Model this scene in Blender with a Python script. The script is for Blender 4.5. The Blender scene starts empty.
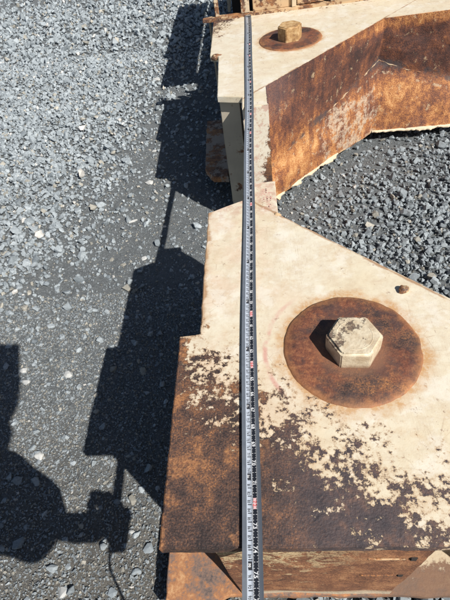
import bpy, bmesh, math, random
import numpy as np
from mathutils import Vector, Matrix, noise

random.seed(7)
rng = np.random.default_rng(11)
S = bpy.context.scene
COL = S.collection
R = math.radians

# ------------------------------------------------------------------ camera
# world: z = 0 is the top of the steel plates, y runs away along the tape, metres
CAM_H = 0.5848
cd = bpy.data.cameras.new('camera')
cam = bpy.data.objects.new('camera', cd)
COL.objects.link(cam)
right = Vector((0.99215, 0.019155, -0.12357))
down = Vector((-0.067943, -0.747028, -0.661311))
fwd = Vector((-0.104978, 0.664516, -0.739863))
cam.matrix_world = Matrix(((right.x, -down.x, -fwd.x, 0), (right.y, -down.y, -fwd.y, 0),
                           (right.z, -down.z, -fwd.z, CAM_H), (0, 0, 0, 1)))
cd.sensor_fit = 'HORIZONTAL'
cd.sensor_width = 36
cd.lens = 36.08
cd.clip_start = 0.005
cd.clip_end = 400
S.camera = cam

# ------------------------------------------------------------------ light
LDIR = Vector((-0.3483, 0.3296, -0.460)).normalized()      # the way the sunlight travels
w = bpy.data.worlds.new('World')
S.world = w
w.use_nodes = True
nt = w.node_tree
bg = nt.nodes['Background']
sky = nt.nodes.new('ShaderNodeTexSky')
sky.sky_type = 'NISHITA'
sky.sun_disc = False
sky.sun_elevation = math.asin(-LDIR.z)
sky.sun_rotation = math.atan2(-LDIR.x, -LDIR.y)
nt.links.new(sky.outputs[0], bg.inputs[0])
bg.inputs[1].default_value = 0.05
sd = bpy.data.lights.new('sun', 'SUN')
sd.energy = 5.0
sd.angle = R(0.55)
sd.color = (1, 0.945, 0.87)
so = bpy.data.objects.new('sun', sd)
COL.objects.link(so)
so.rotation_euler = LDIR.to_track_quat('-Z', 'Y').to_euler()
so.location = (2, -2, 4)
S.view_settings.view_transform = 'Standard'
S.view_settings.look = 'None'
S.view_settings.gamma = 1
S.view_settings.exposure = 0.2

GZ = -0.455     # ground level

# ------------------------------------------------------------------ helpers
def link(o, parent=None):
    COL.objects.link(o)
    if parent is not None:
        o.parent = parent
        o.matrix_parent_inverse = Matrix.Translation(parent.location).inverted()
    return o

def tag(o, label=None, cat=None, group=None, kind=None):
    for k, v in (('label', label), ('category', cat), ('group', group), ('kind', kind)):
        if v:
            o[k] = v
    return o

def empty(name, loc, label, cat, group=None):
    o = bpy.data.objects.new(name, None)
    o.empty_display_size = 0.05
    o.location = loc
    COL.objects.link(o)
    return tag(o, label, cat, group)

def sharp(me, ang=35):
    me.polygons.foreach_set('use_smooth', [True] * len(me.polygons))
    me.set_sharp_from_angle(angle=R(ang))

def obj(name, bm, mat, parent=None, smooth=None):
    me = bpy.data.meshes.new(name)
    bmesh.ops.recalc_face_normals(bm, faces=bm.faces)
    bm.to_mesh(me)
    bm.free()
    if mat:
        me.materials.append(mat)
    if smooth:
        sharp(me, smooth)
    return link(bpy.data.objects.new(name, me), parent)

def np_mesh(name, V, F, mat, parent=None, smooth=False, col=None):
    """V (n,3), F (m,k) all faces with k corners"""
    me = bpy.data.meshes.new(name)
    n, (m, k) = len(V), F.shape
    me.vertices.add(n)
    me.vertices.foreach_set('co', np.ascontiguousarray(V, dtype=np.float32).ravel())
    me.loops.add(m * k)
    me.loops.foreach_set('vertex_index', np.ascontiguousarray(F, dtype=np.int32).ravel())
    me.polygons.add(m)
    me.polygons.foreach_set('loop_start', np.arange(0, m * k, k, dtype=np.int32))
    me.polygons.foreach_set('use_smooth', np.full(m, smooth))
    me.update(calc_edges=True)
    if col is not None:
        a = me.color_attributes.new('tone', 'FLOAT_COLOR', 'POINT')
        a.data.foreach_set('color', np.ascontiguousarray(col, dtype=np.float32).ravel())
    if mat:
        me.materials.append(mat)
    return link(bpy.data.objects.new(name, me), parent)

def box(bm, c, s, rz=0, bev=0):
    r = bmesh.ops.create_cube(bm, size=1)
    M = Matrix.Translation(c) @ Matrix.Rotation(rz, 4, 'Z') @ Matrix.Diagonal((*s, 1))
    bmesh.ops.transform(bm, matrix=M, verts=r['verts'])
    if bev:
        es = {e for v in r['verts'] for e in v.link_edges}
        bmesh.ops.bevel(bm, geom=list(es), offset=bev, segments=2, affect='EDGES')
    return bm

def fray(pts, step=0.012, amp=0.0008, seed=0):
    """outline points with the edges cut up and a little uneven"""
    out = []
    n = len(pts)
    for i in range(n):
        a, b = Vector(pts[i]), Vector(pts[(i + 1) % n])
        d = b - a
        L = d.length
        k = max(1, int(L / step))
        nn = Vector((-d.y, d.x)) / L
        for j in range(k):
            p = a + d * (j / k)
            if j:
                p = p + nn * (noise.noise(Vector((p.x * 40 + seed, p.y * 40, seed * 3.1))) * amp * 1.6
                              + noise.noise(Vector((p.x * 150, p.y * 150, seed))) * amp)
            out.append((p.x, p.y))
    return out

def plate(name, outline, z0, z1, mat, parent, bev=0.0015, amp=0.0008, seed=0, step=0.012):
    bm = bmesh.new()
    pts = fray(outline, step, amp, seed)
    vs = [bm.verts.new((x, y, z1)) for x, y in pts]
    f = bm.faces.new(vs)
    f.normal_update()
    if f.normal.z < 0:
        f.normal_flip()
    r = bmesh.ops.extrude_face_region(bm, geom=[f])
    bmesh.ops.translate(bm, vec=(0, 0, z0 - z1), verts=[v for v in r['geom'] if isinstance(v, bmesh.types.BMVert)])
    bmesh.ops.recalc_face_normals(bm, faces=bm.faces)
    if bev:
        top = [e for e in bm.edges if all(abs(v.co.z - z1) < 1e-6 for v in e.verts)]
        bmesh.ops.bevel(bm, geom=top, offset=bev, segments=2, affect='EDGES')
    bmesh.ops.triangulate(bm, faces=[f for f in bm.faces if len(f.verts) > 4])
    return obj(name, bm, mat, parent, 40)

def loft(name, rows, th, mat, parent, step=0.015, dent=0.0012, seed=0):
    """a steel wall: rows (top to bottom) of equally many path points; solid of thickness th behind its face.
    path runs so that the face looks to its right-hand side"""
    cols = len(rows[0])
    segs = []
    for i in range(cols - 1):
        L = (Vector(rows[0][i + 1]) - Vector(rows[0][i])).length
        segs.append(max(1, int(L / step)))
    def resample(row):
        o = []
        for i in range(cols - 1):
            a, b = Vector(row[i]), Vector(row[i + 1])
            o += [a.lerp(b, j / segs[i]) for j in range(segs[i])]
        return o + [Vector(row[-1])]
    rr = [resample(r) for r in rows]
    grid = []
    for i in range(len(rr) - 1):
        k = max(1, int((rr[i][0] - rr[i + 1][0]).length / step))
        for j in range(k):
            grid.append([a.lerp(b, j / k) for a, b in zip(rr[i], rr[i + 1])])
    grid.append(rr[-1])
    bm = bmesh.new()
    def nrm(row, i):
        d = row[min(i + 1, len(row) - 1)] - row[max(i - 1, 0)]
        return Vector((d.y, -d.x, 0)).normalized()
    F, B = [], []
    for r in grid:
        fr, br = [], []
        for i, p in enumerate(r):
            n = nrm(r, i)
            d = noise.noise(Vector((p.x * 9 + seed, p.y * 9, p.z * 9))) * dent * 2 + \
                noise.noise(Vector((p.x * 45 + seed, p.y * 45, p.z * 45))) * dent * 0.5
            d *= min(1.0, max(0.0, (rows[0][0][2] - p.z) / .06))
            fr.append(bm.verts.new(p + n * d))
            br.append(bm.verts.new(p - n * th))
        F.append(fr)
        B.append(br)
    m, n_ = len(F), len(F[0])
    for i in range(m - 1):
        for j in range(n_ - 1):
            bm.faces.new((F[i][j], F[i + 1][j], F[i + 1][j + 1], F[i][j + 1]))
            bm.faces.new((B[i][j], B[i][j + 1], B[i + 1][j + 1], B[i + 1][j]))
    for j in range(n_ - 1):
        bm.faces.new((F[0][j], F[0][j + 1], B[0][j + 1], B[0][j]))
        bm.faces.new((F[-1][j], B[-1][j], B[-1][j + 1], F[-1][j + 1]))
    for i in range(m - 1):
        bm.faces.new((F[i][0], B[i][0], B[i + 1][0], F[i + 1][0]))
        bm.faces.new((F[i][-1], F[i + 1][-1], B[i + 1][-1], B[i][-1]))
    return obj(name, bm, mat, parent, 40)

def ribbon_tube(name, pts, rad, mat, parent=None, seg=8):
    bm = bmesh.new()
    P = [Vector(p) for p in pts]
    rings = []
    for i, p in enumerate(P):
        d = (P[min(i + 1, len(P) - 1)] - P[max(i - 1, 0)]).normalized()
        a = d.orthogonal().normalized()
        b = d.cross(a)
        if rings:
            a = (pa - d * pa.dot(d)).normalized()
            b = d.cross(a)
        pa = a
        r = rad[i] if isinstance(rad, (list, tuple)) else rad
        rings.append([bm.verts.new(p + (a * math.cos(t) + b * math.sin(t)) * r)
                      for t in [k * 2 * math.pi / seg for k in range(seg)]])
    for i in range(len(rings) - 1):
        for k in range(seg):
            bm.faces.new((rings[i][k], rings[i][(k + 1) % seg], rings[i + 1][(k + 1) % seg], rings[i + 1][k]))
    bm.faces.new(rings[0])
    bm.faces.new(rings[-1])
    return obj(name, bm, mat, parent, 50)

# ------------------------------------------------------------------ materials
class G:
    def __init__(s, name, rough=0.7, metallic=0.0, spec=0.5):
        s.m = bpy.data.materials.new(name)
        s.m.use_nodes = True
        s.t = s.m.node_tree
        s.b = s.t.nodes['Principled BSDF']
        s.b.inputs['Roughness'].default_value = rough
        s.b.inputs['Metallic'].default_value = metallic
        s.b.inputs['Specular IOR Level'].default_value = spec
        s.pos = s.t.nodes.new('ShaderNodeNewGeometry').outputs['Position']
    def put(s, sock, v):
        if isinstance(v, bpy.types.NodeSocket):
            s.t.links.new(v, sock)
        else:
            if isinstance(v, (tuple, list)) and len(v) == 3 and len(sock.default_value) == 4:
                v = (*v, 1)
            sock.default_value = v
    def M(s, op, a, b=0.0, c=0.0, clamp=False):
        n = s.t.nodes.new('ShaderNodeMath')
        n.operation = op
        n.use_clamp = clamp
        s.put(n.inputs[0], a); s.put(n.inputs[1], b); s.put(n.inputs[2], c)
        return n.outputs[0]
    def xyz(s, v=None):
        n = s.t.nodes.new('ShaderNodeSeparateXYZ')
        s.put(n.inputs[0], v if v is not None else s.pos)
        return n.outputs
    def scale(s, sc, off=(0, 0, 0)):
        n = s.t.nodes.new('ShaderNodeMapping')
        s.put(n.inputs[0], s.pos)
        n.inputs['Scale'].default_value = sc
        n.inputs['Location'].default_value = off
        return n.outputs[0]
    def noise(s, scale, detail=5, rough=0.55, vec=None, dist=0.0, off=(0, 0, 0)):
        n = s.t.nodes.new('ShaderNodeTexNoise')
        if vec is None:
            vec = s.scale((1, 1, 1), off)
        s.put(n.inputs['Vector'], vec)
        n.inputs['Scale'].default_value = scale
        n.inputs['Detail'].default_value = detail
        n.inputs['Roughness'].default_value = rough
        n.inputs['Distortion'].default_value = dist
        return n.outputs['Fac']
    def voro(s, scale, feature='F1', vec=None):
        n = s.t.nodes.new('ShaderNodeTexVoronoi')
        n.feature = feature
        s.put(n.inputs['Vector'], vec if vec is not None else s.pos)
        n.inputs['Scale'].default_value = scale
        return n.outputs
    def step(s, v, a, b):
        n = s.t.nodes.new('ShaderNodeMapRange')
        n.interpolation_type = 'SMOOTHSTEP'
        s.put(n.inputs[0], v)
        n.inputs[1].default_value = a
        n.inputs[2].default_value = b
        return n.outputs[0]
    def ramp(s, v, stops):
        n = s.t.nodes.new('ShaderNodeValToRGB')
        s.put(n.inputs[0], v)
        e = n.color_ramp.elements
        while len(e) < len(stops):
            e.new(0.5)
        for q, (p, c) in zip(e, stops):
            q.position = p
            q.color = (*c, 1)
        return n.outputs[0]
    def mix(s, f, a, b, mode='MIX'):
        n = s.t.nodes.new('ShaderNodeMix')
        n.data_type = 'RGBA'
        n.blend_type = mode
        s.put(n.inputs[0], f); s.put(n.inputs[6], a); s.put(n.inputs[7], b)
        return n.outputs[2]
    def attr(s, name):
        n = s.t.nodes.new('ShaderNodeAttribute')
        n.attribute_name = name
        return n.outputs['Color']
    def bump(s, h, strength=0.5, dist=0.002, prev=None):
        n = s.t.nodes.new('ShaderNodeBump')
        s.put(n.inputs['Height'], h)
        n.inputs['Strength'].default_value = strength
        n.inputs['Distance'].default_value = dist
        if prev is not None:
            s.t.links.new(prev, n.inputs['Normal'])
        return n.outputs[0]
    def out(s, col=None, rough=None, normal=None):
        if col is not None: s.put(s.b.inputs['Base Color'], col)
        if rough is not None: s.put(s.b.inputs['Roughness'], rough)
        if normal is not None: s.put(s.b.inputs['Normal'], normal)
        return s.m

def rust_colour(g, orange=0.5, off=(0, 0, 0)):
    """mottled old rust: dark violet-brown scale with brown and orange bloom"""
    big = g.noise(11, 4, 0.6, off=off)
    mid = g.noise(55, 6, 0.7, off=off)
    fine = g.noise(420, 3, 0.7, off=off)
    v = g.M('ADD', g.M('MULTIPLY', big, 0.55), g.M('MULTIPLY', mid, 0.45))
    v = g.M('ADD', v, g.M('MULTIPLY', g.M('SUBTRACT', fine, 0.5), 0.60))
    v = g.M('ADD', g.M('MULTIPLY', g.M('SUBTRACT', v, 0.5), 1.7), orange)
    return g.ramp(v, [(0.24, (0.030, 0.022, 0.022)), (0.42, (0.085, 0.050, 0.040)), (0.56, (0.18, 0.088, 0.050)),
                      (0.68, (0.34, 0.15, 0.06)), (0.86, (0.58, 0.30, 0.12))])

CREAM = (0.76, 0.66, 0.49)

def painted(name, mode):
    g = G(name, 0.5)
    x, y, z = g.xyz()
    n1 = g.noise(28, 7, 0.64)
    n2 = g.noise(112, 8, 0.70, off=(3, 1, 0))
    n3 = g.noise(260, 3, 0.6)
    # chips everywhere: rare
    rust = g.M('ADD', g.M('MULTIPLY', g.M('SUBTRACT', n2, 0.5), 4.6), g.M('MULTIPLY', g.M('SUBTRACT', n1, 0.5), 4.0))
    rust = g.M('ADD', rust, g.M('MULTIPLY', g.M('SUBTRACT', n3, 0.5), 0.9))
    base_orange = 0.5
    if mode == 'near':
        s_ = g.M('ADD', g.M('MULTIPLY', x, 0.62), g.M('MULTIPLY', y, 0.785))
        t = g.M('MULTIPLY', g.M('SUBTRACT', 0.226, s_), 10.0)
        t = g.M('MINIMUM', g.M('MAXIMUM', t, -1.75), 2.2)
        # bare strip down the left edge, more of it towards the near corner
        e = g.M('MULTIPLY', g.M('SUBTRACT', g.M('MULTIPLY', x, -1.0), 0.136), 40)
        e = g.M('MULTIPLY', g.M('MAXIMUM', e, 0.0), g.step(y, 0.52, 0.40))
        t = g.M('ADD', t, g.M('MINIMUM', e, 1.0))
        rust = g.M('ADD', rust, t)
        dx = g.M('SUBTRACT', x, 0.1145); dy = g.M('SUBTRACT', y, 0.410)
        sel = 0.775
        ed = g.M('ABSOLUTE', g.M('SUBTRACT', g.M('ADD', x, y), sel))
    else:
        # dark scribbled wear at the back left corner of the far plate
        e = g.M('MULTIPLY', g.step(x, -0.02, -0.15), g.step(y, 1.62, 1.95))
        rust = g.M('ADD', rust, g.M('ADD', g.M('MULTIPLY', e, 1.75), -1.75))
        bk = g.step(y, 1.955, 1.99)
        rust = g.M('ADD', rust, bk)
        dx = g.M('SUBTRACT', x, 0.12); dy = g.M('SUBTRACT', y, 1.716)
        ed = g.M('ABSOLUTE', g.M('SUBTRACT', g.M('SUBTRACT', y, x), 1.345))
    mask = g.step(rust, 0.0, 0.09)
    halo = g.step(rust, -0.7, 0.1)
    r = g.M('SQRT', g.M('ADD', g.M('MULTIPLY', dx, dx), g.M('MULTIPLY', dy, dy)))
    n4 = g.noise(30, 5, 0.65, off=(9, 2, 2))
    ring = g.step(g.M('ADD', r, g.M('MULTIPLY', g.M('SUBTRACT', n4, 0.5), 0.06)), 0.127, 0.102)
    # paint: slightly dirty, yellow and pinkish drifts
    drift = g.noise(6, 4, 0.6, off=(1, 5, 2))
    c = g.mix(g.step(drift, 0.35, 0.7), (0.74, 0.685, 0.55), (0.71, 0.625, 0.455))
    pink = g.M('MULTIPLY', g.step(g.noise(12, 6, 0.7, off=(4, 4, 4)), 0.42, 0.62), 0.60 if mode == 'near' else 0.15)
    if mode == 'near':
        pink = g.M('MULTIPLY', pink, g.step(x, 0.12, -0.08))
    c = g.mix(g.M('MULTIPLY', pink, 0.8), c, (0.68, 0.48, 0.36))
    speck = g.step(g.noise(180, 4, 0.7, off=(7, 0, 0)), 0.58, 0.75)
    c = g.mix(g.M('MULTIPLY', speck, 0.5), c, (0.50, 0.38, 0.25))
    mott = g.step(g.noise(34, 7, 0.72, off=(0, 3, 9)), 0.40, 0.68)
    c = g.mix(g.M('MULTIPLY', mott, 0.55 if mode == 'near' else 0.38), c, (0.57, 0.45, 0.31))
    strk = g.step(g.noise(1.0, 7, 0.75, vec=g.scale((18, 60, 18))), 0.52, 0.70)
    c = g.mix(g.M('MULTIPLY', strk, 0.5), c, (0.56, 0.44, 0.32))
    ck = g.voro(42, 'DISTANCE_TO_EDGE', vec=None)['Distance']
    ckm = g.M('MULTIPLY', g.step(ck, 0.030, 0.008), g.step(g.noise(12, 4, 0.6, off=(6, 1, 1)), 0.50, 0.62))
    c = g.mix(g.M('MULTIPLY', ckm, 0.30), c, (0.38, 0.26, 0.17))
    stn = g.step(g.noise(10, 7, 0.75, off=(11, 3, 0)), 0.50, 0.66)
    c = g.mix(g.M('MULTIPLY', stn, 0.45 if mode == 'near' else 0.2), c, (0.60, 0.42, 0.24))
    wht = g.step(g.noise(14, 6, 0.7, off=(21, 3, 0)), 0.50, 0.62)
    c = g.mix(g.M('MULTIPLY', wht, 0.5), c, (0.80, 0.775, 0.69))
    scv = g.noise(1.0, 3, 0.5, vec=g.scale((260, 7, 30)), dist=1.2)
    scm = g.M('MULTIPLY', g.step(g.M('ABSOLUTE', g.M('SUBTRACT', scv, 0.5)), 0.010, 0.002), g.step(g.noise(7, 4, 0.6, off=(9, 9, 1)), 0.5, 0.6))
    c = g.mix(g.M('MULTIPLY', scm, 0.45), c, (0.36, 0.25, 0.17))
    spots = g.M('MULTIPLY', g.step(g.noise(75, 6, 0.75, off=(3, 3, 3)), 0.60, 0.65), g.step(drift, 0.38, 0.56))
    c = g.mix(g.M('MULTIPLY', spots, 0.75), c, (0.27, 0.15, 0.10))
    c = g.mix(g.M('MULTIPLY', halo, 0.30), c, (0.72, 0.50, 0.28))
    ring = g.M('MULTIPLY', ring, g.M('ADD', 0.45, g.M('MULTIPLY', g.step(g.noise(65, 7, 0.75, off=(2, 2, 8)), 0.42, 0.58), 0.55)))
    c = g.mix(g.M('MULTIPLY', ring, 0.9), c, (0.54, 0.30, 0.12))
    edm = g.M('MULTIPLY', g.step(g.M('ADD', ed, g.M('MULTIPLY', g.M('SUBTRACT', n4, 0.5), 0.022)), 0.006, 0.0), 0.8)
    c = g.mix(edm, c, (0.36, 0.19, 0.09))
    if mode == 'near':
        nk = g.M('MULTIPLY', g.step(y, 0.72, 0.80), g.step(g.noise(55, 6, 0.75, off=(5, 0, 5)), 0.44, 0.58))
        c = g.mix(g.M('MULTIPLY', nk, 0.6), c, (0.52, 0.30, 0.22))
        lm = g.M('MULTIPLY', g.step(g.M('ADD', g.M('ADD', x, 0.1235), g.M('MULTIPLY', g.M('SUBTRACT', n4, 0.5), 0.04)), 0.010, 0.0), g.step(y, 0.42, 0.5))
        c = g.mix(g.M('MULTIPLY', lm, 0.8), c, (0.40, 0.22, 0.10))
        # remains of a red painted ring round the bolt
        arc = g.M('ABSOLUTE', g.M('SUBTRACT', g.M('ADD', r, g.M('MULTIPLY', g.M('SUBTRACT', drift, 0.5), 0.02)), 0.1315))
        am = g.M('MULTIPLY', g.step(arc, 0.006, 0.001), g.step(x, 0.06, -0.01))
        am = g.M('MULTIPLY', am, g.M('MULTIPLY', g.step(n4, 0.36, 0.6), 0.6))
        c = g.mix(am, c, (0.60, 0.25, 0.22))
    rc = rust_colour(g, 0.415)
    if mode == 'near':
        rc = g.mix(g.M('MULTIPLY', g.step(x, -0.06, 0.06), 0.78), rc,
                   g.ramp(g.noise(40, 6, 0.7), [(0.3, (0.034, 0.034, 0.045)), (0.52, (0.085, 0.066, 0.070)), (0.66, (0.19, 0.11, 0.085)), (0.78, (0.36, 0.18, 0.09))]))
        ob = g.M('MULTIPLY', g.step(g.noise(15, 5, 0.65, off=(2, 8, 1)), 0.53, 0.60), g.step(x, 0.02, -0.06))
        rc = g.mix(g.M('MULTIPLY', g.M('MULTIPLY', ob, g.step(n2, 0.36, 0.6)), 0.8), rc, g.ramp(n3, [(0.35, (0.24, 0.10, 0.05)), (0.65, (0.52, 0.25, 0.10))]))
    eb = g.M('SUBTRACT', g.step(rust, -0.45, 0.0), mask, clamp=True)
    c = g.mix(g.M('MULTIPLY', eb, 0.55), c, (0.30, 0.17, 0.09))
    col = g.mix(mask, c, rc)
    rough = g.M('ADD', g.M('MULTIPLY', mask, 0.22), 0.5)
    h1 = g.M('ADD', g.M('MULTIPLY', g.M('SUBTRACT', 1.0, mask), 0.5), g.M('MULTIPLY', g.M('MULTIPLY', mask, n3), 0.5))
    nn = g.bump(h1, 0.9, 0.0028)
    nn = g.bump(g.noise(24, 5, 0.6), 0.25, 0.004, nn)
    nn = g.bump(g.noise(600, 3, 0.6), 0.25, 0.0006, nn)
    return g.out(col, rough, nn)

def rusty_wall(name, kind):
    g = G(name, 0.72)
    x, y, z = g.xyz()
    st = g.scale((19, 19, 12))
    streak = g.noise(1.0, 6, 0.65, vec=st, dist=0.6)
    mid = g.noise(38, 6, 0.7)
    fine = g.noise(330, 3, 0.7)
    drip = g.noise(1.0, 5, 0.7, vec=g.scale((48, 48, 4)))
    bigp = g.noise(5.5, 6, 0.68, off=(0, 4, 4))
    v = g.M('ADD', g.M('MULTIPLY', streak, 0.30), g.M('MULTIPLY', mid, 0.26))
    v = g.M('ADD', v, g.M('ADD', g.M('MULTIPLY', drip, 0.18), g.M('MULTIPLY', bigp, 0.26)))
    v = g.M('ADD', v, g.M('MULTIPLY', g.M('SUBTRACT', fine, 0.5), 0.42))
    v = g.M('ADD', g.M('MULTIPLY', g.M('SUBTRACT', v, 0.5), 1.55), 0.47)
    if kind == 'inner':
        # brown and violet scale above the fold, orange below it
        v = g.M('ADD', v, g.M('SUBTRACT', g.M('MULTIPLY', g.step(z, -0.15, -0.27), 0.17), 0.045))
        # orange again along the upper edge
        v = g.M('ADD', v, g.M('MULTIPLY', g.M('MULTIPLY', g.step(z, -0.055, -0.02), g.step(x, 0.2, 0.42)), 0.16))
        col = g.ramp(v, [(0.28, (0.045, 0.027, 0.026)), (0.42, (0.12, 0.050, 0.036)), (0.53, (0.24, 0.092, 0.046)),
                         (0.63, (0.50, 0.205, 0.065)), (0.76, (0.72, 0.44, 0.20))])
        # pale worn paint low on the wall, dark grey band along the fold
        pz = g.M('MULTIPLY', g.step(z, -0.17, -0.26), g.step(g.M('ABSOLUTE', g.M('SUBTRACT', x, 0.34)), 0.26, 0.05))
        pn = g.M('ADD', g.noise(13, 6, 0.7, off=(2, 2, 5)), g.M('MULTIPLY', g.M('SUBTRACT', pz, 1.0), 0.25))
        pm = g.M('MULTIPLY', g.step(pn, 0.425, 0.50), g.step(g.noise(38, 7, 0.8), 0.45, 0.53))
        pc_ = g.mix(g.step(g.noise(110, 5, 0.7), 0.5, 0.62), (0.56, 0.47, 0.36), (0.22, 0.17, 0.145))
        col = g.mix(g.M('MULTIPLY', pm, 0.75), col, pc_)
        pn2 = g.step(g.noise(26, 7, 0.78, off=(8, 1, 0)), 0.585, 0.64)
        col = g.mix(g.M('MULTIPLY', pn2, 0.6), col, (0.60, 0.46, 0.28))
        # bottom margin keeps its paint
        bm_ = g.M('MULTIPLY', g.step(g.M('ADD', z, g.M('MULTIPLY', mid, 0.05)), -0.375, -0.40), 0.75)
        col = g.mix(bm_, col, (0.62, 0.44, 0.24))
        zf = g.M('MINIMUM', g.M('ADD', g.M('MULTIPLY', x, 0.30), -0.283), g.M('ADD', g.M('MULTIPLY', x, -0.34), 0.010))
        dz = g.M('ABSOLUTE', g.M('SUBTRACT', z, zf))
        wd = g.M('ADD', g.M('MULTIPLY', g.M('ABSOLUTE', g.M('SUBTRACT', x, 0.44)), -0.42), 1.0)
        gr = g.M('ADD', g.M('MULTIPLY', g.step(dz, 0.055, 0.0), wd), g.M('MULTIPLY', g.M('SUBTRACT', g.noise(17, 6, 0.7, off=(4, 0, 2)), 0.5), 2.6))
        col = g.mix(g.M('MULTIPLY', g.step(gr, 0.72, 1.15), 0.8), col, (0.085, 0.072, 0.075))
        below = g.M('SUBTRACT', zf, z)
        pl = g.M('ADD', g.M('MULTIPLY', g.step(g.M('ABSOLUTE', g.M('SUBTRACT', below, 0.035)), 0.03, 0.0), 0.5), g.M('SUBTRACT', g.noise(30, 6, 0.75, off=(1, 9, 2)), 0.5))
        col = g.mix(g.M('MULTIPLY', g.step(pl, 0.50, 0.60), 0.7), col, (0.55, 0.44, 0.30))
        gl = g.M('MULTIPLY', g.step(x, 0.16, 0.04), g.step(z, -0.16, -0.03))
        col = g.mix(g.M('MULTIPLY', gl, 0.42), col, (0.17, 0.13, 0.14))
    else:   # front face of the near frame: brown with rubbed yellow paint in level streaks under the plate
        col = g.ramp(v, [(0.28, (0.07, 0.035, 0.026)), (0.45, (0.22, 0.095, 0.05)), (0.6, (0.42, 0.20, 0.095)), (0.78, (0.62, 0.38, 0.20))])
        lv = g.noise(1.0, 6, 0.7, vec=g.scale((34, 34, 34)), dist=1.2)
        pm = g.step(g.M('ADD', lv, g.M('MULTIPLY', g.step(z, -0.22, -0.02), 0.17)), 0.60, 0.66)
        pm = g.M('MULTIPLY', pm, g.step(x, 0.13, -0.02))
        col = g.mix(g.M('MULTIPLY', g.M('MULTIPLY', pm, g.step(fine, 0.36, 0.5)), 0.8), col, (0.70, 0.56, 0.33))
        pb = g.M('MULTIPLY', g.step(z, -0.36, -0.385), 0.8)
        col = g.mix(pb, col, (0.66, 0.57, 0.42))
    nn = g.bump(g.M('ADD', mid, g.M('MULTIPLY', fine, 0.35)), 0.7, 0.005)
    nn = g.bump(g.noise(14, 4, 0.6), 0.4, 0.01, nn)
    return g.out(col, 0.72, nn)

def old_paint(name, base, amount=0.5):
    g = G(name, 0.6)
    x, y, z = g.xyz()
    n = g.noise(14, 7, 0.65, off=(5, 5, 5))
    n2 = g.noise(90, 5, 0.7)
    v = g.M('ADD', g.M('MULTIPLY', n, 0.7), g.M('MULTIPLY', n2, 0.3))
    m = g.step(v, amount, amount + 0.05)
    c = g.mix(g.step(g.noise(8, 4, 0.6), 0.3, 0.7), base, tuple(q * 0.8 for q in base))
    col = g.mix(m, c, rust_colour(g, 0.58))
    nn = g.bump(g.M('ADD', g.M('MULTIPLY', g.M('SUBTRACT', 1.0, m), 0.4), g.M('MULTIPLY', n2, 0.4)), 0.5, 0.002)
    return g.out(col, 0.62, nn)

def bolt_paint():
    g = G('bolt_paint', 0.5)
    n = g.noise(48, 6, 0.7, off=(1, 1, 3))
    n2 = g.noise(230, 4, 0.7)
    v = g.M('ADD', g.M('MULTIPLY', n, 0.75), g.M('MULTIPLY', n2, 0.25))
    x, y, z = g.xyz()
    v = g.M('ADD', v, g.M('MULTIPLY', g.M('SUBTRACT', g.step(g.M('SUBTRACT', g.M('MULTIPLY', y, 1.2), x), 0.34, 0.42), 0.45), 0.14))
    v = g.M('SUBTRACT', v, g.M('MULTIPLY', g.step(z, .032, .028), 0.06))
    m = g.step(v, 0.545, 0.60)
    c = g.mix(g.step(g.noise(60, 6, 0.7), 0.35, 0.65), (0.68, 0.60, 0.45), (0.50, 0.40, 0.27))
    col = g.mix(m, c, g.ramp(n2, [(0.35, (0.07, 0.055, 0.05)), (0.7, (0.27, 0.19, 0.13))]))
    base_r = g.M('MULTIPLY', g.step(g.M('ADD', z, g.M('MULTIPLY', n, 0.02)), 0.024, 0.010), 0.75)
    col = g.mix(base_r, col, (0.25, 0.13, 0.07))
    nn = g.bump(g.M('SUBTRACT', 1.0, m), 0.6, 0.0016)
    nn = g.bump(g.noise(70, 5, 0.65), 0.5, 0.003, nn)
    return g.out(col, 0.55, nn)

def disc_rust(name):
    g = G(name, 0.68)
    x, y, z = g.xyz()
    rc = rust_colour(g, 0.44, off=(2, 0, 0))
    red = g.step(g.noise(14, 6, 0.7, off=(6, 6, 6)), 0.38, 0.62)
    fl = g.noise(150, 5, 0.75)
    col = g.mix(g.M('MULTIPLY', red, 0.72), rc, g.ramp(fl, [(0.3, (0.10, 0.032, 0.022)), (0.52, (0.26, 0.085, 0.042)), (0.70, (0.48, 0.21, 0.09))]))
    dk = g.step(g.noise(15, 7, 0.75, off=(0, 7, 1)), 0.48, 0.58)
    col = g.mix(g.M('MULTIPLY', dk, 0.62), col, (0.055, 0.04, 0.042))
    for cx_, cy_, rr_ in ((.1145, .410, .1015), (.1215, 1.7165, .1065)):
        dx = g.M('SUBTRACT', x, cx_); dy = g.M('SUBTRACT', y, cy_)
        r = g.M('SQRT', g.M('ADD', g.M('MULTIPLY', dx, dx), g.M('MULTIPLY', dy, dy)))
        rim = g.M('MULTIPLY', g.step(g.M('ADD', r, g.M('MULTIPLY', g.M('SUBTRACT', g.noise(45, 5, 0.7), 0.5), 0.04)), rr_ - .014, rr_ + .004), g.step(r, rr_ + .03, rr_ + .02))
        col = g.mix(g.M('MULTIPLY', rim, 0.62), col, (0.44, 0.20, 0.08))
        # lighter worn patch at the foot of the bolt
        wr = g.M('MULTIPLY', g.step(g.M('ADD', r, g.M('MULTIPLY', g.M('SUBTRACT', fl, 0.5), 0.05)), 0.062, 0.045), 0.35)
        col = g.mix(wr, col, (0.34, 0.17, 0.09))
    nn = g.bump(g.noise(120, 6, 0.7), 0.5, 0.002)
    nn = g.bump(g.noise(500, 3, 0.6), 0.4, 0.001, nn)
    return g.out(col, 0.66, nn)

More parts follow.
